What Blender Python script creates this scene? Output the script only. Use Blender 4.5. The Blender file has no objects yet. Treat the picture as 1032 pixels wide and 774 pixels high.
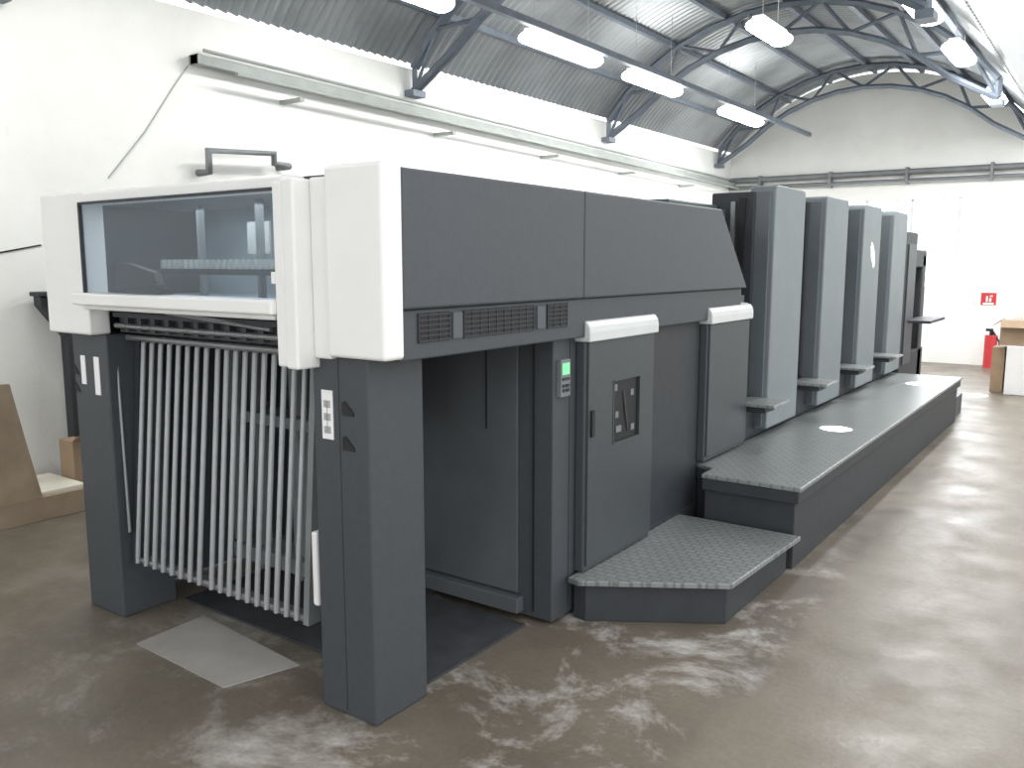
import bpy, bmesh, math, random
from mathutils import Vector, Matrix
random.seed(4)
SC=bpy.context.scene
SC.view_settings.view_transform='Standard'
WL={}
# ------------------------------------------------------------------ materials
def lin(c): return tuple(((x/255)/12.92 if x/255<=.04045 else ((x/255+.055)/1.055)**2.4) for x in c)+(1,)
def mat(name,c,rough=.5,metal=0,var=.08,scale=6,bump=0,spec=.5,emit=0,detail=4):
    m=bpy.data.materials.new(name);m.use_nodes=True
    nt=m.node_tree;b=nt.nodes['Principled BSDF']
    b.inputs['Roughness'].default_value=rough;b.inputs['Metallic'].default_value=metal
    b.inputs['Specular IOR Level'].default_value=spec
    col=lin(c);b.inputs['Base Color'].default_value=col
    tc=nt.nodes.new('ShaderNodeTexCoord')
    if var>0:
        n=nt.nodes.new('ShaderNodeTexNoise');n.inputs['Scale'].default_value=scale;n.inputs['Detail'].default_value=detail
        nt.links.new(tc.outputs['Object'],n.inputs['Vector'])
        r=nt.nodes.new('ShaderNodeValToRGB')
        r.color_ramp.elements[0].position=.3;r.color_ramp.elements[1].position=.7
        r.color_ramp.elements[0].color=tuple(x*(1-var) for x in col[:3])+(1,)
        r.color_ramp.elements[1].color=tuple(min(1,x*(1+var)) for x in col[:3])+(1,)
        nt.links.new(n.outputs['Fac'],r.inputs[0]);nt.links.new(r.outputs[0],b.inputs['Base Color'])
        if bump>0:
            n2=nt.nodes.new('ShaderNodeTexNoise');n2.inputs['Scale'].default_value=scale*8
            nt.links.new(tc.outputs['Object'],n2.inputs['Vector'])
            bp=nt.nodes.new('ShaderNodeBump');bp.inputs['Strength'].default_value=bump;bp.inputs['Distance'].default_value=.01
            nt.links.new(n2.outputs['Fac'],bp.inputs['Height']);nt.links.new(bp.outputs[0],b.inputs['Normal'])
    if emit>0:
        b.inputs['Emission Color'].default_value=col;b.inputs['Emission Strength'].default_value=emit
    return m
DARK=mat('charcoal_paint',(67,71,76),.45,0,.06,40,spec=.4)
DARK2=mat('charcoal_column',(66,70,74),.5,0,.06,30,spec=.4)
DARKER=mat('near_black',(54,57,61),.55,0,.1,10,spec=.35)
CAB=mat('cabinet_grey',(65,69,72),.45,0,.05,30,spec=.4)
INNER=mat('inner_panel',(86,90,94),.6,0,.12,3,spec=.3)
HOODIN=mat('hood_interior',(142,153,162),.4,0,.22,2.5)
BLACK=mat('black_rubber',(24,25,27),.6,0,.1,10)
MAT=mat('floor_mat',(54,56,60),.7,0,.25,8)
CREAM=mat('cream_paint',(231,231,229),.4,0,.02,5)
BEIGE=mat('beige_trim',(205,200,190),.45,0,.04,8)
CAPM=mat('light_cap',(198,201,201),.35,0,.03,8)
BLUEG=mat('bluegrey_cover',(112,121,124),.45,0,.05,6)
EDGE=mat('cover_grey_shaded',(92,99,103),.42,0,.05,6)  # cover paint darkened for the face turned from the light
SILV=mat('silver_rod',(154,157,160),.35,.2,.05,20)
STEEL=mat('steel',(140,142,144),.35,.6,.08,10)
TRUSS=mat('truss_grey_steel',(108,117,128),.55,.1,.15,8)
PIPE=mat('grey_pipe',(166,170,168),.6,.0,.1,8)
TRAY=mat('conduit_tray',(150,155,152),.6,.0,.1,4)
PIPED=mat('dark_pipe',(116,120,122),.5,.1,.12,6)
WOOD=mat('plywood',(150,134,114),.7,0,.2,5)
CARD=mat('cardboard',(158,136,112),.8,0,.1,8)
PAPER=mat('paper_white',(224,221,208),.7,0,.03,8)
GREEN=mat('green_paint',(70,88,82),.5,0,.08,8)
RED=mat('red_paint',(196,56,60),.4,0,.05,8)
WHITE=mat('white_label',(236,236,236),.5,0,.01,8)
GLOW=mat('green_led',(120,220,150),.4,0,0,emit=.5)
TUBE=mat('fluorescent_tube',(255,253,248),.4,0,0,emit=22)
WIN=mat('frosted_daylight',(244,250,255),.4,0,0,emit=2.5)
MULL=mat('window_bar',(215,220,224),.8,0,.02,5,spec=.2)
SHEET=mat('metal_sheet',(162,160,155),.45,.1,.12,5)

def wallmat():
    m=bpy.data.materials.new('whitewashed_wall');m.use_nodes=True;nt=m.node_tree;N=nt.nodes;L=nt.links
    b=N['Principled BSDF'];b.inputs['Roughness'].default_value=.85
    tc=N.new('ShaderNodeTexCoord')
    def noise(s,d,r=.6):
        n=N.new('ShaderNodeTexNoise');n.inputs['Scale'].default_value=s;n.inputs['Detail'].default_value=d;n.inputs['Roughness'].default_value=r
        L.new(tc.outputs['Object'],n.inputs['Vector']);return n.outputs[0]
    r=N.new('ShaderNodeValToRGB');L.new(noise(.9,8),r.inputs[0])
    r.color_ramp.elements[0].position=.3;r.color_ramp.elements[1].position=.65
    r.color_ramp.elements[0].color=lin((227,228,224));r.color_ramp.elements[1].color=lin((240,241,238))
    k=N.new('ShaderNodeValToRGB');L.new(noise(1.7,9,.7),k.inputs[0])
    k.color_ramp.elements[0].position=.64;k.color_ramp.elements[1].position=.82
    k.color_ramp.elements[0].color=(0,0,0,1);k.color_ramp.elements[1].color=(.7,.7,.7,1)
    mx=N.new('ShaderNodeMix');mx.data_type='RGBA';mx.inputs[7].default_value=lin((200,192,174))
    L.new(k.outputs[0],mx.inputs[0]);L.new(r.outputs[0],mx.inputs[6]);L.new(mx.outputs[2],b.inputs['Base Color'])
    bp=N.new('ShaderNodeBump');bp.inputs['Strength'].default_value=.3;bp.inputs['Distance'].default_value=.02
    L.new(noise(7,6),bp.inputs['Height']);L.new(bp.outputs[0],b.inputs['Normal'])
    return m
WALL=wallmat()

def floormat():
    m=bpy.data.materials.new('worn_concrete');m.use_nodes=True;nt=m.node_tree;N=nt.nodes;L=nt.links
    b=N['Principled BSDF'];tc=N.new('ShaderNodeTexCoord')
    def noise(s,d,dist=0,rough=.6):
        n=N.new('ShaderNodeTexNoise');n.inputs['Scale'].default_value=s;n.inputs['Detail'].default_value=d
        n.inputs['Distortion'].default_value=dist;n.inputs['Roughness'].default_value=rough
        L.new(tc.outputs['Object'],n.inputs['Vector']);return n
    def ramp(src,p0,c0,p1,c1):
        r=N.new('ShaderNodeValToRGB');r.color_ramp.elements[0].position=p0;r.color_ramp.elements[1].position=p1
        r.color_ramp.elements[0].color=c0;r.color_ramp.elements[1].color=c1
        L.new(src,r.inputs[0]);return r
    def mix(f,a,c):
        x=N.new('ShaderNodeMix');x.data_type='RGBA'
        L.new(f,x.inputs[0]);L.new(a,x.inputs[6]);L.new(c,x.inputs[7]);return x.outputs[2]
    def mth(op,a,bv,cl=False):
        x=N.new('ShaderNodeMath');x.operation=op;x.use_clamp=cl
        for i,s in enumerate((a,bv)):
            if isinstance(s,(int,float)): x.inputs[i].default_value=s
            else: L.new(s,x.inputs[i])
        return x.outputs[0]
    tan=ramp(noise(1.3,8,.3).outputs[0],.25,lin((106,98,85)),.75,lin((130,122,108)))
    old=ramp(noise(1.3,7,.2,.55).outputs[0],.3,lin((90,83,73)),.7,lin((120,112,99)))
    wht=ramp(noise(2.0,13,.35,.74).outputs[0],.50,(0,0,0,1),.70,(1,1,1,1))
    whc=N.new('ShaderNodeRGB');whc.outputs[0].default_value=lin((208,206,201))
    sx=N.new('ShaderNodeSeparateXYZ');L.new(tc.outputs['Object'],sx.inputs[0])
    e=mth('ADD',sx.outputs[0],mth('MULTIPLY',mth('SUBTRACT',noise(3,4).outputs[0],.5),.25))
    zone=ramp(mth('ADD',e,1.6),.52,(0,0,0,1),.6,(1,1,1,1))
    inv=mth('SUBTRACT',1,zone.outputs[0])
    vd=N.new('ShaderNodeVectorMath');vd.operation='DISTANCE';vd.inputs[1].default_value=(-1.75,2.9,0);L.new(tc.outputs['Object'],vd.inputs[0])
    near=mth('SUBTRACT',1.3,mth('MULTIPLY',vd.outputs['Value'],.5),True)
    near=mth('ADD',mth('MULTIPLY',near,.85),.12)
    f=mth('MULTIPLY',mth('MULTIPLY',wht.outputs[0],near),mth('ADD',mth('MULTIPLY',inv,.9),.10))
    base=mix(zone.outputs[0],old.outputs[0],tan.outputs[0])
    out=mix(f,base,whc.outputs[0])
    fine=ramp(noise(45,4).outputs[0],.3,(.9,.9,.9,1),.7,(1.07,1.07,1.07,1))
    mm=N.new('ShaderNodeMix');mm.data_type='RGBA';mm.blend_type='MULTIPLY';mm.inputs[0].default_value=1
    L.new(out,mm.inputs[6]);L.new(fine.outputs[0],mm.inputs[7])
    L.new(mm.outputs[2],b.inputs['Base Color'])
    rr=ramp(noise(2.5,5).outputs[0],.3,(.28,.28,.28,1),.7,(.55,.55,.55,1));L.new(rr.outputs[0],b.inputs['Roughness'])
    bp=N.new('ShaderNodeBump');bp.inputs['Strength'].default_value=.15;bp.inputs['Distance'].default_value=.01
    L.new(noise(30,5).outputs[0],bp.inputs['Height']);L.new(bp.outputs[0],b.inputs['Normal'])
    return m
FLOOR=floormat()
def treadmat():
    m=bpy.data.materials.new('tread_plate');m.use_nodes=True;nt=m.node_tree;N=nt.nodes;L=nt.links
    b=N['Principled BSDF'];tc=N.new('ShaderNodeTexCoord')
    br=N.new('ShaderNodeTexBrick');br.inputs['Scale'].default_value=1;br.offset=.5
    br.inputs['Brick Width'].default_value=.06;br.inputs['Row Height'].default_value=.04;br.inputs['Mortar Size'].default_value=.005
    br.inputs['Color1'].default_value=lin((134,138,137));br.inputs['Color2'].default_value=lin((126,130,129));br.inputs['Mortar'].default_value=lin((104,108,108))
    L.new(tc.outputs['Object'],br.inputs['Vector']);L.new(br.outputs['Color'],b.inputs['Base Color'])
    b.inputs['Roughness'].default_value=.36;b.inputs['Metallic'].default_value=.1
    bp=N.new('ShaderNodeBump');bp.inputs['Strength'].default_value=.15;bp.inputs['Distance'].default_value=.002;bp.invert=True
    L.new(br.outputs['Fac'],bp.inputs['Height']);L.new(bp.outputs[0],b.inputs['Normal'])
    return m
TREAD=treadmat()
def glassmat():
    m=bpy.data.materials.new('tinted_glass');m.use_nodes=True;nt=m.node_tree;N=nt.nodes;L=nt.links
    N.remove(N['Principled BSDF']);o=N['Material Output']
    t=N.new('ShaderNodeBsdfTransparent');t.inputs[0].default_value=(.87,.91,.94,1)
    g=N.new('ShaderNodeBsdfGlossy');g.inputs['Roughness'].default_value=.08;g.inputs[0].default_value=(.82,.88,.94,1)
    mx=N.new('ShaderNodeMixShader');mx.inputs[0].default_value=.09;L.new(t.outputs[0],mx.inputs[1]);L.new(g.outputs[0],mx.inputs[2])
    L.new(mx.outputs[0],o.inputs[0]);return m
GLASS=glassmat()
ROOF=mat('galvanised_sheet',(156,161,165),.36,.4,.22,1.5)

# ------------------------------------------------------------------ mesh builder
class M:
    def __init__(s): s.v=[];s.f=[];s.mi=[];s.sm=[]
    def add(s,vs,fs,m=0,sm=False):
        o=len(s.v);s.v+=[Vector(x) for x in vs]
        for f in fs: s.f.append([i+o for i in f]);s.mi.append(m);s.sm.append(sm)
        return s
    def box(s,x0,x1,y0,y1,z0,z1,m=0):
        return s.add([(x0,y0,z0),(x1,y0,z0),(x1,y1,z0),(x0,y1,z0),(x0,y0,z1),(x1,y0,z1),(x1,y1,z1),(x0,y1,z1)],
          [(0,3,2,1),(4,5,6,7),(0,1,5,4),(1,2,6,5),(2,3,7,6),(3,0,4,7)],m)
    def prism(s,pts,ax,a0,a1,m=0,sm=False):
        n=len(pts)
        def P(p,a): return {'X':(a,p[0],p[1]),'Y':(p[0],a,p[1]),'Z':(p[0],p[1],a)}[ax]
        vs=[P(p,a0) for p in pts]+[P(p,a1) for p in pts]
        fs=[tuple(range(n)),tuple(range(2*n-1,n-1,-1))]+[(i,(i+1)%n,n+(i+1)%n,n+i) for i in range(n)]
        s.add(vs,fs,m,sm);return s
    def tube(s,pts,r,m=0,n=10):
        pts=[Vector(p) for p in pts];rings=[]
        for i,p in enumerate(pts):
            if i==0:d=pts[1]-p
            elif i==len(pts)-1:d=p-pts[i-1]
            else:d=(pts[i+1]-p).normalized()+(p-pts[i-1]).normalized()
            d.normalize();up=Vector((0,0,1)) if abs(d.z)<.9 else Vector((0,1,0))
            if i>0: up=last
            a=d.cross(up).normalized();b=a.cross(d).normalized();last=b
            rings.append([p+r*(math.cos(2*math.pi*k/n)*a+math.sin(2*math.pi*k/n)*b) for k in range(n)])
        vs=[v for rg in rings for v in rg];fs=[]
        for i in range(len(pts)-1):
            for k in range(n): fs.append((i*n+k,i*n+(k+1)%n,(i+1)*n+(k+1)%n,(i+1)*n+k))
        s.add(vs,fs,m,True)
        s.add(rings[0],[tuple(range(n))],m);s.add(rings[-1],[tuple(range(n))],m);return s
    def done(s,name,mats,parent=None,bevel=0,label=None,cat=None,group=None,kind=None,origin=None,seg=2):
        if not isinstance(mats,(list,tuple)): mats=[mats]
        lo=Vector((min(v.x for v in s.v),min(v.y for v in s.v),min(v.z for v in s.v)))
        hi=Vector((max(v.x for v in s.v),max(v.y for v in s.v),max(v.z for v in s.v)))
        o=Vector(origin) if origin is not None else Vector(((lo.x+hi.x)/2,(lo.y+hi.y)/2,lo.z))
        me=bpy.data.meshes.new(name);me.from_pydata([v-o for v in s.v],[],s.f)
        for m in mats: me.materials.append(m)
        for p,mi,sm in zip(me.polygons,s.mi,s.sm): p.material_index=mi;p.use_smooth=sm
        bm=bmesh.new();bm.from_mesh(me);bmesh.ops.recalc_face_normals(bm,faces=bm.faces);bm.to_mesh(me);bm.free()
        ob=bpy.data.objects.new(name,me);SC.collection.objects.link(ob)
        if parent: ob.parent=parent;ob.location=o-WL[parent]
        else: ob.location=o
        WL[ob]=o
        if bevel:
            b=ob.modifiers.new('bevel','BEVEL');b.width=bevel;b.segments=seg;b.limit_method='ANGLE';b.angle_limit=math.radians(50)
        tag(ob,label,cat,group,kind);return ob
def tag(ob,label=None,cat=None,group=None,kind=None):
    if label: ob['label']=label
    if cat: ob['category']=cat
    if group: ob['group']=group
    if kind: ob['kind']=kind
def root(name,loc,label,cat,group=None):
    e=bpy.data.objects.new(name,None);SC.collection.objects.link(e);e.location=loc;e.empty_display_size=.2
    WL[e]=Vector(loc);tag(e,label,cat,group);return e
def rrect(a0,a1,b0,b1,r,corners='tb',n=6):
    p=[]
    def arc(cx,cy,s):
        for i in range(n+1):
            t=math.radians(s+90*i/n);p.append((cx+r*math.cos(t),cy+r*math.sin(t)))
    if 'b' in corners: arc(a0+r,b0+r,180);arc(a1-r,b0+r,270)
    else: p.extend([(a0,b0),(a1,b0)])
    arc(a1-r,b1-r,0);arc(a0+r,b1-r,90);return p

# ------------------------------------------------------------------ setting
XW,XR,YB,EZ=-5.99,-1.2,15.2,3.55
XC=(XW+XR)/2;HW=(XR-XW)/2;RISE=1.15
RR=(HW*HW+RISE*RISE)/(2*RISE);CZ=EZ+RISE-RR
def arcz(x,off=0): return CZ+math.sqrt(max(0,(RR+off)**2-(x-XC)**2))
M().box(-6.2,6,-5,15.4,-.1,0).done('floor',FLOOR,kind='structure',origin=(0,0,0))
M().box(XW-.2,XW,-5,YB+.2,0,EZ-.03).done('wall_left',WALL,kind='structure',origin=(XW,0,0))
w=M()
WX0,WX1,WZ0,WZ1=-4.33,-1.53,1.22,2.62
w.box(XW,6,YB,YB+.2,0,WZ0);w.box(XW,WX0,YB,YB+.2,WZ0,WZ1);w.box(WX1,6,YB,YB+.2,WZ0,WZ1)
arc=[(XW,WZ1)]+[(XR,WZ1)]
top=[(XC+HW*math.cos(math.pi*i/40)*1,0) for i in range(41)]
arc+= [(x,arcz(x)-.04) for x,_ in top]
w.prism(arc,'Y',YB,YB+.2);w.box(XR,6,YB,YB+.2,WZ1,5.2)
w.done('wall_back',WALL,kind='structure',origin=(XC,YB,0))
M().box(XR-.0,XR+.07,-5,YB,EZ+.03,5.0).done('wall_fascia',CAPM,kind='structure',origin=(XR,0,EZ))
M().box(-1.13,-.85,12.55,12.85,0,EZ+.03).done('trim_1',WALL,kind='structure')
g=M();g.box(WX0,WX1,YB+.1,YB+.12,WZ0,WZ1,1)
for i in range(13):
    x=WX0+(WX1-WX0)*i/12;wd=.026 if i%3==0 else .007
    g.box(x-wd,x+wd,YB+.08,YB+.1,WZ0,WZ1,0)
for i in range(9):
    z=WZ0+(WZ1-WZ0)*i/8;g.box(WX0,WX1,YB+.085,YB+.1,z-.006,z+.006,0)
g.done('window_1',[MULL,WIN],kind='structure')
NY=1380;NA=28;y0,y1=-5,YB+.2
vs=[];fs=[]
for j in range(NY+1):
    y=y0+(y1-y0)*j/NY;rip=.019*math.sin(2*math.pi*y/.105)
    for i in range(NA+1):
        a0=math.atan2(EZ-CZ,-HW);a1=math.atan2(EZ-CZ,HW);a=a0+(a1-a0)*i/NA
        r=RR+.05+rip
        vs.append((XC+r*math.cos(a),y,CZ+r*math.sin(a)))
for j in range(NY):
    for i in range(NA):
        k=j*(NA+1)+i;fs.append((k,k+1,k+NA+2,k+NA+1))
m=M();m.add(vs,fs,0,True);m.done('ceiling',ROOF,kind='structure',origin=(XC,0,EZ))

def truss(y):
    t=M();a0=math.atan2(EZ-CZ,-HW)-.0;a1=math.atan2(EZ-CZ,HW);n=12
    ro,ri=RR-.05,RR-.37
    up=[];lo=[]
    for i in range(n+1):
        a=a0+(a1-a0)*i/n
        up.append(Vector((XC+ro*math.cos(a),y,CZ+ro*math.sin(a))))
        lo.append(Vector((max(XW+.06,min(XR-.06,XC+ri*math.cos(a))),y,CZ+ri*math.sin(a))))
    lo[0].x=XW+.06;lo[-1].x=XR-.06;lo[0].z-=.02;up[0].x=XW+.06;up[-1].x=XR-.06
    for dy in(-.035,.035):
        o=Vector((0,dy,0))
        t.tube([p+o for p in up],.034,0,4);t.tube([p+o for p in lo],.032,0,4)
    for i in range(n):
        t.tube([lo[i],up[i+1]] if i%2==0 else [up[i],lo[i+1]],.022,0,4)
    t.tube([lo[0],up[0]],.035,0,4);t.tube([lo[-1],up[-1]],.035,0,4)
    t.box(XW,XW+.12,y-.09,y+.09,lo[0].z-.06,lo[0].z)
    t.box(XR-.12,XR,y-.09,y+.09,lo[0].z-.06,lo[0].z)
    for f_ in range(len(t.sm)): t.sm[f_]=False
    return t.done('roof_truss',TRUSS,label='blue-grey arched steel lattice truss under vaulted roof',cat='roof truss',group='arched roof trusses',origin=(XC,y,EZ))
for y in (2.69,6.63,10.57,14.5): truss(y)
for i,a in enumerate((.11,.24,.37,.5,.63,.76,.89)):
    a0=math.atan2(EZ-CZ,-HW);a1=math.atan2(EZ-CZ,HW);t=a0+(a1-a0)*a
    x=XC+(RR)*math.cos(t);z=CZ+(RR)*math.sin(t)
    p=M();p.box(x-.03,x+.03,-5,YB,z-.045,z+.015)
    p.done('roof_purlin',TRUSS,label='long blue-grey steel purlin under corrugated roof',cat='beam',group='roof purlins')
p=M();p.box(-4.55,-4.49,1,14.9,3.70,3.76);p.done('lamp_rail',TRUSS,label='long steel rail carrying fluorescent tube lamps',cat='rail')
def lamp(x,ya,yb,z):
    r=root('fluorescent_lamp',(x,(ya+yb)/2,z),'lit white fluorescent batten hanging below the vaulted roof','lamp','fluorescent tube lamps')
    M().box(x-.05,x+.05,ya+.02,yb-.02,z+.055,z+.085).done('lamp_housing',CREAM,r,.006)
    pts=[(x+.11*math.cos(k*math.pi/8),z+.0+.06*math.sin(k*math.pi/8)) for k in range(16)]
    M().prism(pts,'Y',ya,yb).done('lamp_glow_body',TUBE,r,.03,seg=3)  # tube widened so that its glare is built into the shape
    for yy in(ya+.15,yb-.15): M().tube([(x,yy,z+.06),(x,yy,arcz(x))],.004,0,6).done('hanger',PIPE,r)
for ya,yb in((-.6,.6),(2.0,3.2),(4.4,5.6),(6.75,8.0),(8.75,9.95),(11.5,12.8)): lamp(-4.66,ya,yb,3.66)  # the two nearest, out of view, are added to brighten the left wall
lamp(-2.83,7.65,8.35,3.68)
for ya,yb in((7.5,8.4),(9.5,10.3),(12.3,13.1)): lamp(-1.55,ya,yb,3.68)

# wall services
t=M();t.box(XW+.02,XW+.14,4.1,4.14,3.10,3.17)
t.add([(XW+.04,4.1,3.10),(XW+.13,4.1,3.10),(XW+.13,4.1,3.17),(XW+.04,4.1,3.17),(XW+.04,15.1,2.95),(XW+.13,15.1,2.95),(XW+.13,15.1,3.02),(XW+.04,15.1,3.02)],[(0,1,2,3),(7,6,5,4),(0,4,5,1),(1,5,6,2),(2,6,7,3),(3,7,4,0)])
t.tube([(XW+.2,4.4,3.06),(XW+.2,15.1,2.92)],.018);t.tube([(XW+.07,4.2,3.22),(XW+.07,15.1,3.07)],.014)
for y in range(5,15,2): t.box(XW,XW+.26,y-.025,y+.025,3.0-.008*y*2+.02,3.03-.008*y*2+.02)
t.done('wall_conduit',TRAY,label='run of grey cable tray and conduits bracketed along wall',cat='pipe')
t=M();t.tube([(XW+.02,YB-.1,3.06),(-1.2,YB-.1,3.04)],.05);t.tube([(XW+.02,YB-.1,2.93),(-1.2,YB-.1,2.90)],.035)
for x in (-5.4,-4.2,-3.0,-1.8): t.box(x-.02,x+.02,YB-.16,YB,2.86,3.12)
t.done('wall_duct',PIPED,label='dark grey double pipe along whitewashed end wall',cat='pipe')
t=M()
t.tube([(XW-.02,4.15,2.3),(XW+.14,4.15,2.3),(XW+.14,4.15,2.46),(XW+.14,4.78,2.5),(XW+.14,4.78,2.42),(XW+.14,4.93,2.41),(XW-.02,4.93,2.41)],.03)
t.done('bent_pipe',PIPED,label='short bent grey pipe fixed on whitewashed wall',cat='pipe')
t=M();t.tube([(XW+.012,4.1,3.1),(XW+.012,3.95,2.9),(XW+.012,3.7,2.55),(XW+.012,3.4,2.2)],.005,0,6)
t.done('hanging_cable',PIPE,label='thin grey cable hanging down whitewashed wall',cat='cable')
t=M();t.tube([(XW+.005,1.8,1.58),(XW+.005,2.3,1.6),(XW+.005,2.7,1.68),(XW+.005,2.9,1.72)],.006,0,6)
t.done('power_cable',BLACK,label='thin black cable sagging along whitewashed wall',cat='cable')

# ------------------------------------------------------------------ PRESS
P=root('printing_press',(-2.9,6,0),'long charcoal sheet-fed offset printing press with cream delivery hood','printing press')
def column(x0,x1):
    c=M();c.box(x0,x1,1.98,2.25,.0,1.29);return c.done('delivery_column',DARK2,P,.008)
cr=column(-2.265,-1.995);cl=column(-3.87,-3.585)
M().box(-2.218,-2.165,1.976,1.981,1.0,1.17).done('warning_sticker',WHITE,cr)
s=M()
for z in (1.02,1.065,1.11): s.box(-2.208,-2.175,1.9745,1.977,z,z+.025)
s.box(-2.193,-2.19,1.9745,1.977,1.02,1.135)
s.done('sticker_print',PIPE,cr)
for z in(1.09,.97):
    s=M();s.prism([(-2.12,z),(-2.065,z),(-2.065,z+.012),(-2.105,z+.05),(-2.12,z+.045)],'Y',1.976,1.981)
    s.done('black_pictogram',BLACK,cr)
M().box(-3.80,-3.765,1.976,1.981,1.06,1.19).done('warning_sticker',WHITE,cl)
M().box(-3.69,-3.65,1.976,1.981,1.02,1.19).done('warning_sticker',WHITE,cl)
for z in(1.1,1.02):
    s=M();s.prism([(-3.86,z),(-3.82,z),(-3.86,z+.045)],'Y',1.976,1.981);s.done('black_pictogram',BLACK,cl)
s=M();s.box(-2.136,-2.1345,1.978,1.981,.02,1.28);s.done('column_seam',DARKER,cr)
h=root('delivery_hood',(-2.9,3.5,1.28),'x','x');del h['label'];del h['category']
h.parent=P;h.location=Vector((-2.9,3.5,1.28))-WL[P]
def hoodside(xa,xb):
    a=M();a.prism([(2.03,1.45),(3.158,1.45),(3.158,1.90),(2.03,1.90)],'X',xa,xb);a.done('side_panel',DARK,h,.008)
    a=M();a.prism([(3.160,1.45),(5.10,1.45),(4.66,1.90),(3.160,1.90)],'X',xa,xb);a.done('side_panel',DARK,h,.008)
    x2,x3=(xa,xb-.02) if xb>-3 else (xa+.02,xb)
    a=M();a.box(x2,x3,2.03,5.06,1.28,1.449);return a.done('lower_side_band',DARK2,h,.006)
hoodside(-1.95,-1.88);hoodside(-3.97,-3.90)
a=M();a.box(-3.905,-1.945,2.03,4.65,1.86,1.895);a.prism([(4.64,1.895),(5.08,1.46),(5.04,1.45),(4.6,1.87)],'X',-3.905,-1.945);a.done('top_panel',DARK,h)
a=M();a.box(-3.9,-1.95,2.7,2.74,1.4,1.87);a.box(-3.9,-1.95,2.03,2.7,1.42,1.45);a.done('inner_bulkhead',HOODIN,h)
lv=M()
for ya,yb in((2.12,2.28),(2.36,2.80),(2.90,3.05)):
    lv.box(-1.901,-1.897,ya,yb,1.335,1.435,1)
    for k in range(6):
        z=1.338+k*.0175;lv.box(-1.899,-1.892,ya,yb,z,z+.005,0)
    n=int((yb-ya)/.045)
    for k in range(n+1):
        y=ya+(yb-ya)*k/n;lv.box(-1.899,-1.894,y-.002,y+.002,1.335,1.435,0)
lv.box(-1.9,-1.89,2.295,2.345,1.34,1.43,2);lv.box(-1.9,-1.89,2.82,2.875,1.34,1.43,2)
lv.done('louvre_vent',[DARKER,BLACK,INNER],h)
f=M()
f.box(-3.97,-3.62,1.93,2.03,1.29,1.90);f.box(-3.62,-2.32,1.93,2.03,1.845,1.895)
f.done('hood_front',CREAM,h,.012,seg=3)
f=M();f.box(-2.14,-1.878,1.94,2.035,1.29,1.912);f.done('hood_corner_block',CREAM,h,.014,seg=3)
f=M();f.box(-2.335,-2.285,1.89,2.03,1.25,1.868);f.box(-2.283,-2.225,1.885,2.03,1.245,1.875);f.box(-2.225,-2.14,1.955,2.03,1.28,1.88)
f.done('guide_post',CREAM,h,.008)
f=M();f.box(-3.64,-2.335,1.87,2.0,1.425,1.475);f.box(-3.60,-2.36,1.90,1.96,1.405,1.425);f.done('window_ledge',CREAM,h,.008)
gl=M();gl.box(-3.605,-2.345,1.915,1.921,1.475,1.845);gl.done('window_pane',GLASS,h,label='tinted glass pane')
fr=M();fr.box(-3.612,-3.600,1.91,1.925,1.475,1.85);fr.box(-2.352,-2.342,1.91,1.925,1.475,1.85);fr.box(-3.61,-2.345,1.91,1.925,1.842,1.852)
fr.done('window_gasket',DARKER,h)
c=M();c.box(-3.6,-2.45,2.25,2.33,1.55,1.575,0)
for k in range(27): c.box(-3.55+k*.04,-3.53+k*.04,2.24,2.34,1.575,1.615,1)
c.done('cable_chain',[DARKER,PIPE],h)
c=M();c.box(-3.30,-3.08,1.935,1.99,1.478,1.50,0);c.box(-3.2,-3.12,1.94,1.98,1.50,1.515,0);c.prism([(-3.52,1.478),(-3.18,1.478),(-3.22,1.56),(-3.42,1.60),(-3.52,1.60)],'Y',2.0,2.03,0);c.done('sensor_box',BLACK,h)
for x,y in((-2.95,2.3),(-3.5,2.4)): M().box(x,x+.02,y,y+.03,1.45,1.86).done('inner_strut',PIPED,h)
for a_,b_,c_,d_ in((-2.80,-2.68,1.66,1.79),(-2.64,-2.50,1.60,1.77),(-3.2,-3.05,1.64,1.78)): M().box(a_,b_,2.45,2.46,c_,d_).done('notice_and_reflection_card',PIPE,h)  # pale cards behind the pane, also standing for reflections in it
M().box(-2.37,-2.34,1.905,1.915,1.53,1.57).done('window_catch',WHITE,h)
c=M();c.box(-3.585,-2.27,2.05,2.15,1.30,1.42);c.box(-3.585,-2.27,2.3,2.6,1.25,1.42);c.box(-3.55,-2.3,2.0,2.03,1.37,1.39)
for k in range(12):
    x=-3.5+k*.1;c.box(x,x+.03,2.02,2.06,1.31,1.37)
c.tube([(-3.58,2.03,1.33),(-2.27,2.03,1.33)],.012,1);c.tube([(-3.58,2.08,1.275),(-2.27,2.08,1.275)],.014,1)
c.tube([(-3.15,2.0,1.40),(-2.5,2.0,1.36)],.008,1)
c.done('delivery_mechanism',[DARKER,STEEL],P)
M().box(-2.43,-2.41,2.0,2.02,1.27,1.30).done('indicator_light',GLOW,P)
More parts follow.
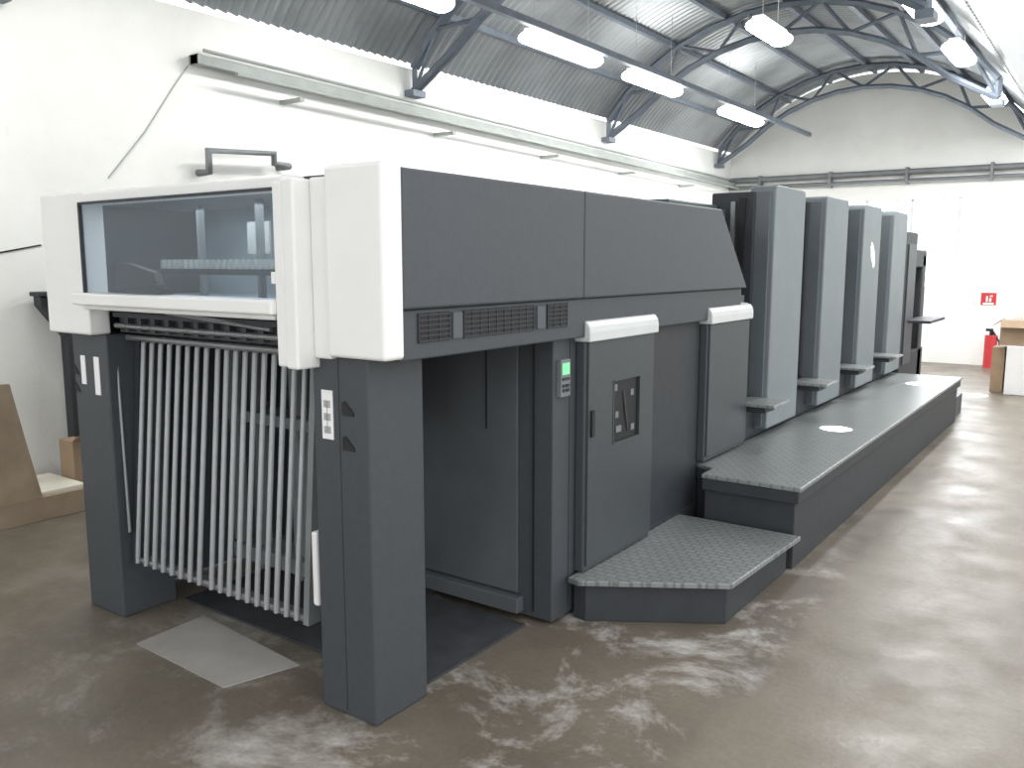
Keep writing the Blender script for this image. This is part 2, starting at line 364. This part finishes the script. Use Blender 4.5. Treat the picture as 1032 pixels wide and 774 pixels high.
# grille
G=M();G.tube([(-3.52,2.045,.272),(-2.42,2.045,.272)],.014);G.box(-3.52,-2.42,2.04,2.075,.255,.285)
G=G.done('delivery_grille',STEEL,P)
M().tube([(-3.53,2.13,1.265),(-2.40,2.13,1.265)],.012).done('top_rail',STEEL,G)
xs=[-3.505+i*.0655 for i in range(8)]+[-2.972+i*.0585 for i in range(10)]
for i,x in enumerate(xs):
    lean=-.015 if i<8 else -.005
    pts=[(x,2.17,1.268),(x,2.12,1.268),(x,2.108,1.25),(x+lean,2.028,.30),(x+lean,2.026,.262)]
    M().tube(pts,.0108,0,12).done('rod',SILV,G)
def sidebar(x,m1):
    t=M();t.prism([(2.03,.25),(2.09,.25),(2.17,1.26),(2.11,1.26)],'X',x-.015,x+.015);return t.done('side_rail',m1,G)
sidebar(-3.56,DARKER);sidebar(-2.405,PIPED)
t=M();t.box(-2.325,-2.295,2.0,2.05,.36,.64);t.done('grille_handle',CREAM,G,.008)
t=M();t.tube([(-3.595,2.03,1.2),(-3.56,2.02,.4)],.008);t.done('lift_strut',STEEL,G)
c=M()
for x in (-3.3,-3.02,-2.5): c.box(x,x+.05,2.5,2.56,.15,1.3)
c.box(-3.4,-2.4,2.45,2.6,.87,.92);c.box(-3.4,-2.4,2.45,2.6,.2,.27)
c.done('pile_lift_frame',PIPED,P)
c=M();c.box(-3.35,-3.28,2.42,2.45,.3,1.28);c.done('lift_chain',STEEL,P)
M().box(-3.86,-3.80,2.25,3.03,.02,1.35).done('far_guard',DARK2,P)
M().box(-3.45,-2.45,2.66,2.7,.93,1.30).done('sheet_brake',DARKER,P)
# main body
b=M();b.box(-3.85,-1.95,3.03,5.25,.02,1.40);b=b.done('press_body',DARK2,P,.006)
M().box(-3.5,-2.13,3.018,3.031,.12,1.27).done('inner_panel',INNER,b,.004)
M().box(-3.84,-2.10,2.975,3.03,.04,.11).done('base_rail',INNER,b,.005)
for q in((-2.30,-2.296,3.012,3.02,.86,1.27),(-2.05,-2.045,3.02,3.032,.05,1.27),(-1.952,-1.9485,3.16,3.163,.05,1.28),(-1.952,-1.9485,4.15,4.152,.05,1.28)): M().box(*q).done('panel_seam',BLACK,b)
M().box(-1.952,-1.947,3.90,4.54,.22,1.27).done('guard_panel',DARKER,b)
s=M();s.box(-1.95,-1.93,3.06,3.135,1.03,1.19,0);s.box(-1.93,-1.927,3.07,3.125,1.125,1.175,1);s.box(-1.93,-1.926,3.07,3.125,1.10,1.112,2)
for k in range(2):
    for j in range(2): s.box(-1.93,-1.925,3.072+.03*k,3.094+.03*k,1.05+.02*j,1.063+.02*j,2)
s.done('control_panel',[PIPED,GLOW,DARKER],b)
def cabinet(y0,y1,zb,full):
    c=M();c.box(-1.95,-1.90,y0,y1,zb,1.275);cb=c.done('side_cabinet',CAB,P,.008)
    k=M();k.prism([(-1.955,1.258),(-1.872,1.258),(-1.872,1.30),(-1.876,1.325),(-1.89,1.345),(-1.915,1.355),(-1.955,1.358)],'Y',y0-.006,y1+.006,0)
    k.done('cabinet_cap',CAPM,cb,.006,seg=3)
    X=-1.888;ya,yb=y0+.012,y1-.012;zt=1.256
    d=M()
    if full:
        a0,a1,z0,z1=y0+.24,y0+.50,.765,1.06
        d.box(-1.901,X,ya,a0,zb+.03,zt);d.box(-1.901,X,a1,yb,zb+.03,zt);d.box(-1.901,X,a0,a1,zb+.03,z0);d.box(-1.901,X,a0,a1,z1,zt)
        d=d.done('cabinet_door',CAB,cb)
        wd=M()
        wd.box(-1.8995,-1.898,a0,a1,z0,z1,1)
        wd.box(X-.002,X+.003,a0-.006,a1+.006,z1-.003,z1+.005,0);wd.box(X-.002,X+.003,a0-.006,a1+.006,z0-.005,z0+.003,0)
        wd.box(X-.002,X+.003,a0-.006,a0+.002,z0,z1,0);wd.box(X-.002,X+.003,a1-.002,a1+.006,z0,z1,0)
        for zz,a,bb in((1.04,.26,.285),(1.0,.42,.45),(.91,.27,.30),(.83,.43,.46),(.84,.28,.33)): wd.box(-1.898,-1.893,y0+a,y0+bb,zz-.03,zz,2)
        wd.tube([(-1.896,y0+.40,.80),(-1.894,y0+.37,.9),(-1.896,y0+.35,1.0)],.005,0)
        wd.done('inspection_window',[CAB,BLACK,PIPED],cb)
        M().box(X,X+.01,y0+.03,y0+.055,.83,.95).done('door_handle',BLACK,cb)
    else:
        d.box(-1.901,X,ya,yb,zb+.03,zt);d.done('cabinet_door',CAB,cb,.004)
cabinet(3.21,3.87,.205,True);cabinet(4.56,5.20,.46,False)
b=M();b.box(-3.8,-1.96,5.25,9.75,.02,.72);b.done('unit_base',DARKER,P,.01)
b=M();b.box(-3.5,-2.3,5.25,9.7,.72,1.82);b.done('unit_core',DARKER,P)
b=M();b.box(-3.6,-2.25,4.75,5.5,1.84,1.98);b.box(-3.5,-2.3,5.5,9.6,1.84,1.94);b.done('top_guard',GREEN,P,.01)
for yr in (6.17,7.32,8.47,9.62):
    ya=yr-.66
    c=M();c.box(-3.75,-3.45,ya,yr,.72,2.06);c.box(-2.30,-2.0,ya,yr,.72,2.06)
    c.box(-3.5,-2.28,ya+.1,yr-.1,1.7,1.9)
    u=c.done('printing_unit',DARKER,P,.012)
    k=M();k.prism(rrect(ya+.03,yr,.50,2.10,.05,'t'),'X',-2.05,-1.875)
    k.done('side_cover',BLUEG,u,.010,seg=3,label='blue-grey rounded side cover')
    M().box(-2.045,-1.905,ya+.015,ya+.032,.52,2.06).done('cover_shade_strip',EDGE,u,.006)  # darker strip paints the shade on the near face of the cover
    k=M();k.box(-2.16,-2.13,ya-.012,ya,.9,2.0);k.box(-2.10,-2.06,ya-.02,ya,1.45,2.02,1);k.box(-2.26,-2.2,ya-.02,ya,1.5,1.95,2);k.box(-2.1,-2.05,ya-.03,ya,.95,1.3,2);k.done('unit_trim',[STEEL,BLACK,INNER],u)
    st=M();st.box(-1.98,-1.71,ya-.32,ya-.02,.70,.722)
    st.box(-1.97,-1.78,ya-.28,ya-.08,.66,.70,1)
    st.done('foot_step',[TREAD,DARKER],u,.006)
    M().box(-2.3,-2.05,ya-.46,ya,.72,1.2).done('gap_guard',DARKER,u,.01)
    for zz in(1.35,1.5,1.62): M().tube([(-2.25,ya-.47,zz),(-2.25,ya+.02,zz)],.025).done('ink_roller',STEEL,u)
# feeder
c=M();c.box(-3.7,-1.92,9.85,10.45,.02,1.93);c.box(-3.6,-1.95,10.45,11.3,.02,.6);c.box(-3.7,-1.95,11.0,11.2,.02,1.7);c.box(-3.7,-1.95,10.4,11.2,1.55,1.75)
fd=c.done('feeder_unit',DARKER,P,.015)
M().box(-1.95,-1.68,10.1,11.0,.95,.98).done('feeder_shelf',DARKER,fd,.006)
M().box(-1.92,-1.905,9.95,10.35,.5,1.8).done('feeder_panel',DARK,fd,.004)
M().box(-1.925,-1.905,4.82,5.0,1.47,1.6).done('side_notice',CAPM,P)

w=root('walkway_platform',(-1.61,7,0),'long raised walkway with grey tread-plate top beside press','platform')
M().prism([(-1.82,4.34),(-1.275,4.34),(-1.275,9.65),(-1.945,9.65),(-1.945,4.56),(-1.82,4.5)],'Z',.425,.45).done('platform_top',TREAD,w,.006)
c=M();c.prism([(-1.81,4.37),(-1.31,4.37),(-1.31,9.62),(-1.94,9.62),(-1.94,4.57),(-1.81,4.5)],'Z',.0,.425);c.prism([(-1.818,4.345),(-1.285,4.345),(-1.285,9.64),(-1.942,9.64),(-1.942,4.56),(-1.818,4.5)],'Z',.36,.424);c.done('platform_skirt',DARKER,w,.005)
w=root('entry_step',(-1.6,3.9,0),'low angled grey tread-plate step at the press cabinet','step')
M().prism([(-1.93,3.13),(-1.87,3.12),(-1.30,3.48),(-1.26,4.33),(-1.945,4.33)],'Z',.178,.203).done('step_top',TREAD,w,.004)
M().prism([(-1.93,3.18),(-1.86,3.17),(-1.335,3.51),(-1.33,4.33),(-1.945,4.33)],'Z',.0,.178).done('step_skirt',DARKER,w,.004)
w=M();w.box(-1.89,-1.35,9.68,10.3,.0,.2);w.done('low_step',DARK,bevel=.006,label='low dark metal step at end of walkway',cat='step')

M().box(-3.55,-2.05,2.26,2.97,.001,.012).done('rubber_mat',MAT,label='black rubber mat inside delivery bay of press',cat='mat')
t=M();t.prism([(-3.28,1.86),(-2.66,1.84),(-2.57,2.13),(-3.30,2.20)],'Z',.002,.008);t.done('metal_sheet',SHEET,label='scuffed grey metal sheet lying on concrete floor',cat='metal sheet')
# left stuff
c=root('wooden_crate',(-5.65,2.4,0),'low brown plywood crate standing by whitewashed wall','crate')
M().box(-5.93,-5.40,1.6,2.82,0,.15).done('crate_base',WOOD,c,.004)
M().prism([(1.7,.15),(2.51,.15),(2.44,.5),(2.37,.88),(1.7,.9)],'X',-5.43,-5.40).done('crate_side',WOOD,c)
M().box(-5.93,-5.44,2.2,2.81,.151,.17).done('cream_board',PAPER,label='flat cream board lying on wooden crate',cat='board')
c=root('cardboard_box',(-5.71,2.88,0),'open brown cardboard box behind crate beside wall','cardboard box')
M().box(-5.80,-5.62,2.83,2.93,0,.42).done('box_body',CARD,c)
M().prism([(-5.62,.42),(-5.56,.46),(-5.56,.465),(-5.62,.426)],'Y',2.83,2.93).done('box_flap',CARD,c)
s=M();s.prism([(2.96,0),(3.12,0),(3.12,1.38),(2.80,1.38),(2.80,1.32),(2.96,1.1)],'X',-5.94,-5.84);s.box(-5.97,-5.82,2.94,3.16,0,.04);s.box(-5.95,-5.80,2.78,3.14,1.38,1.41)
s.done('machine_stand',DARKER,bevel=.006,label='dark grey metal stand with flared bracket near wall',cat='stand')
# right stuff
M().box(-1.12,-.55,11.95,12.45,0,.60).done('white_cabinet',WHITE,bevel=.01,label='low white storage cabinet by white pillar',cat='cabinet')
c=root('cardboard_carton',(-.95,12.2,.601),'open brown cardboard carton on white cabinet','cardboard box')
M().box(-1.21,-.72,12.0,12.4,.601,.90).done('carton_body',CARD,c)
for pts in ([(-1.21,.90),(-1.30,.83),(-1.30,.835),(-1.21,.908)],[(-.72,.90),(-.62,.96),(-.62,.965),(-.72,.908)]):
    M().prism(pts,'Y',12.0,12.4).done('carton_flap',CARD,c)
M().prism([(12.0,.90),(11.9,.82),(11.9,.826),(12.0,.908)],'X',-1.2,-.73).done('carton_flap',CARD,c)
c=root('cardboard_carton',(-1.24,12.4,0),'brown cardboard carton standing on floor beside white cabinet','cardboard box')
M().box(-1.29,-1.15,12.1,12.45,0,.56).done('carton_body',CARD,c,.004)
M().box(-1.292,-1.15,12.25,12.29,.3,.562).done('packing_tape',BEIGE,c)
e=root('fire_extinguisher',(-1.62,14.9,0),'red fire extinguisher standing against end wall','fire extinguisher')
t=M();t.tube([(-1.62,14.95,0),(-1.62,14.95,.45),(-1.62,14.95,.5)],.09,0,16);t.done('cylinder_body',RED,e,.02)
t=M();t.tube([(-1.62,14.95,.5),(-1.62,14.95,.56)],.03,0,10);t.box(-1.7,-1.6,14.93,14.97,.56,.6);t.tube([(-1.6,14.93,.56),(-1.5,14.9,.4),(-1.51,14.9,.2)],.014,0,8);t.done('valve',BLACK,e)
s=root('fire_sign',(-1.73,YB,.98),'small red and white extinguisher sign on end wall','sign')
M().box(-1.83,-1.62,YB-.012,YB,.95,1.14).done('sign_plate',RED,s)
t=M();t.box(-1.80,-1.65,YB-.016,YB-.012,.955,.985);t.box(-1.76,-1.735,YB-.016,YB-.012,1.0,1.09);t.box(-1.715,-1.685,YB-.016,YB-.012,1.0,1.06);t.box(-1.71,-1.67,YB-.016,YB-.012,1.08,1.10)
t.done('sign_symbol',WHITE,s)

# ------------------------------------------------------------------ light
W=bpy.data.worlds.new('W');SC.world=W;W.use_nodes=True
W.node_tree.nodes['Background'].inputs[0].default_value=(.98,.99,1,1);W.node_tree.nodes['Background'].inputs[1].default_value=2.05
def area(loc,rot,sx,sy,e,c=(1,1,1)):
    l=bpy.data.lights.new('area','AREA');l.shape='RECTANGLE';l.size=sx;l.size_y=sy;l.energy=e;l.color=c
    o=bpy.data.objects.new('area_light',l);SC.collection.objects.link(o);o.location=loc;o.rotation_euler=rot;return o
for y,e in((0,8),(2.6,8),(5.0,18),(7.4,30),(9.3,45),(12.1,70)): area((-4.66,y,3.58),(0,0,0),.15,1.2,e)  # the two nearest belong to the added, unseen lamps
for y,e in((7.95,28),(9.9,40),(12.7,70)): area((-1.55,y,3.6),(0,0,0),.15,.8,e)
area(((WX0+WX1)/2,YB-.0,(WZ0+WZ1)/2),(math.radians(-90),0,0),WX1-WX0,WZ1-WZ0,80,(.95,.98,1))
area((-3,2.3,1.84),(0,0,0),1.4,.3,5.5,(.95,.98,1))
def spot(tgt,src,ang,e):
    l=bpy.data.lights.new('spot','SPOT');l.energy=e;l.spot_size=math.radians(ang);l.spot_blend=.15;l.shadow_soft_size=.01
    o=bpy.data.objects.new('sunbeam',l);SC.collection.objects.link(o);o.location=src
    o.rotation_euler=(Vector(tgt)-Vector(src)).to_track_quat('-Z','Y').to_euler()
spot((-1.57,6.1,.45),(-1.8,5.6,4.0),3.4,14000)
spot((-1.53,8.88,.45),(-1.8,8.4,4.0),4.2,14000)
spot((-1.39,11.7,0),(-1.7,11.2,3.9),4,14000)
spot((-1.875,8.2,1.68),(-1.35,7.6,2.6),5,2500)

cam=bpy.data.cameras.new('camera');co=bpy.data.objects.new('camera',cam);SC.collection.objects.link(co)
cam.sensor_width=36;cam.lens=36*860/1032
co.location=(0,0,1.6);co.rotation_euler=(math.radians(90-8.07),0,math.atan(621/868.6));SC.camera=co
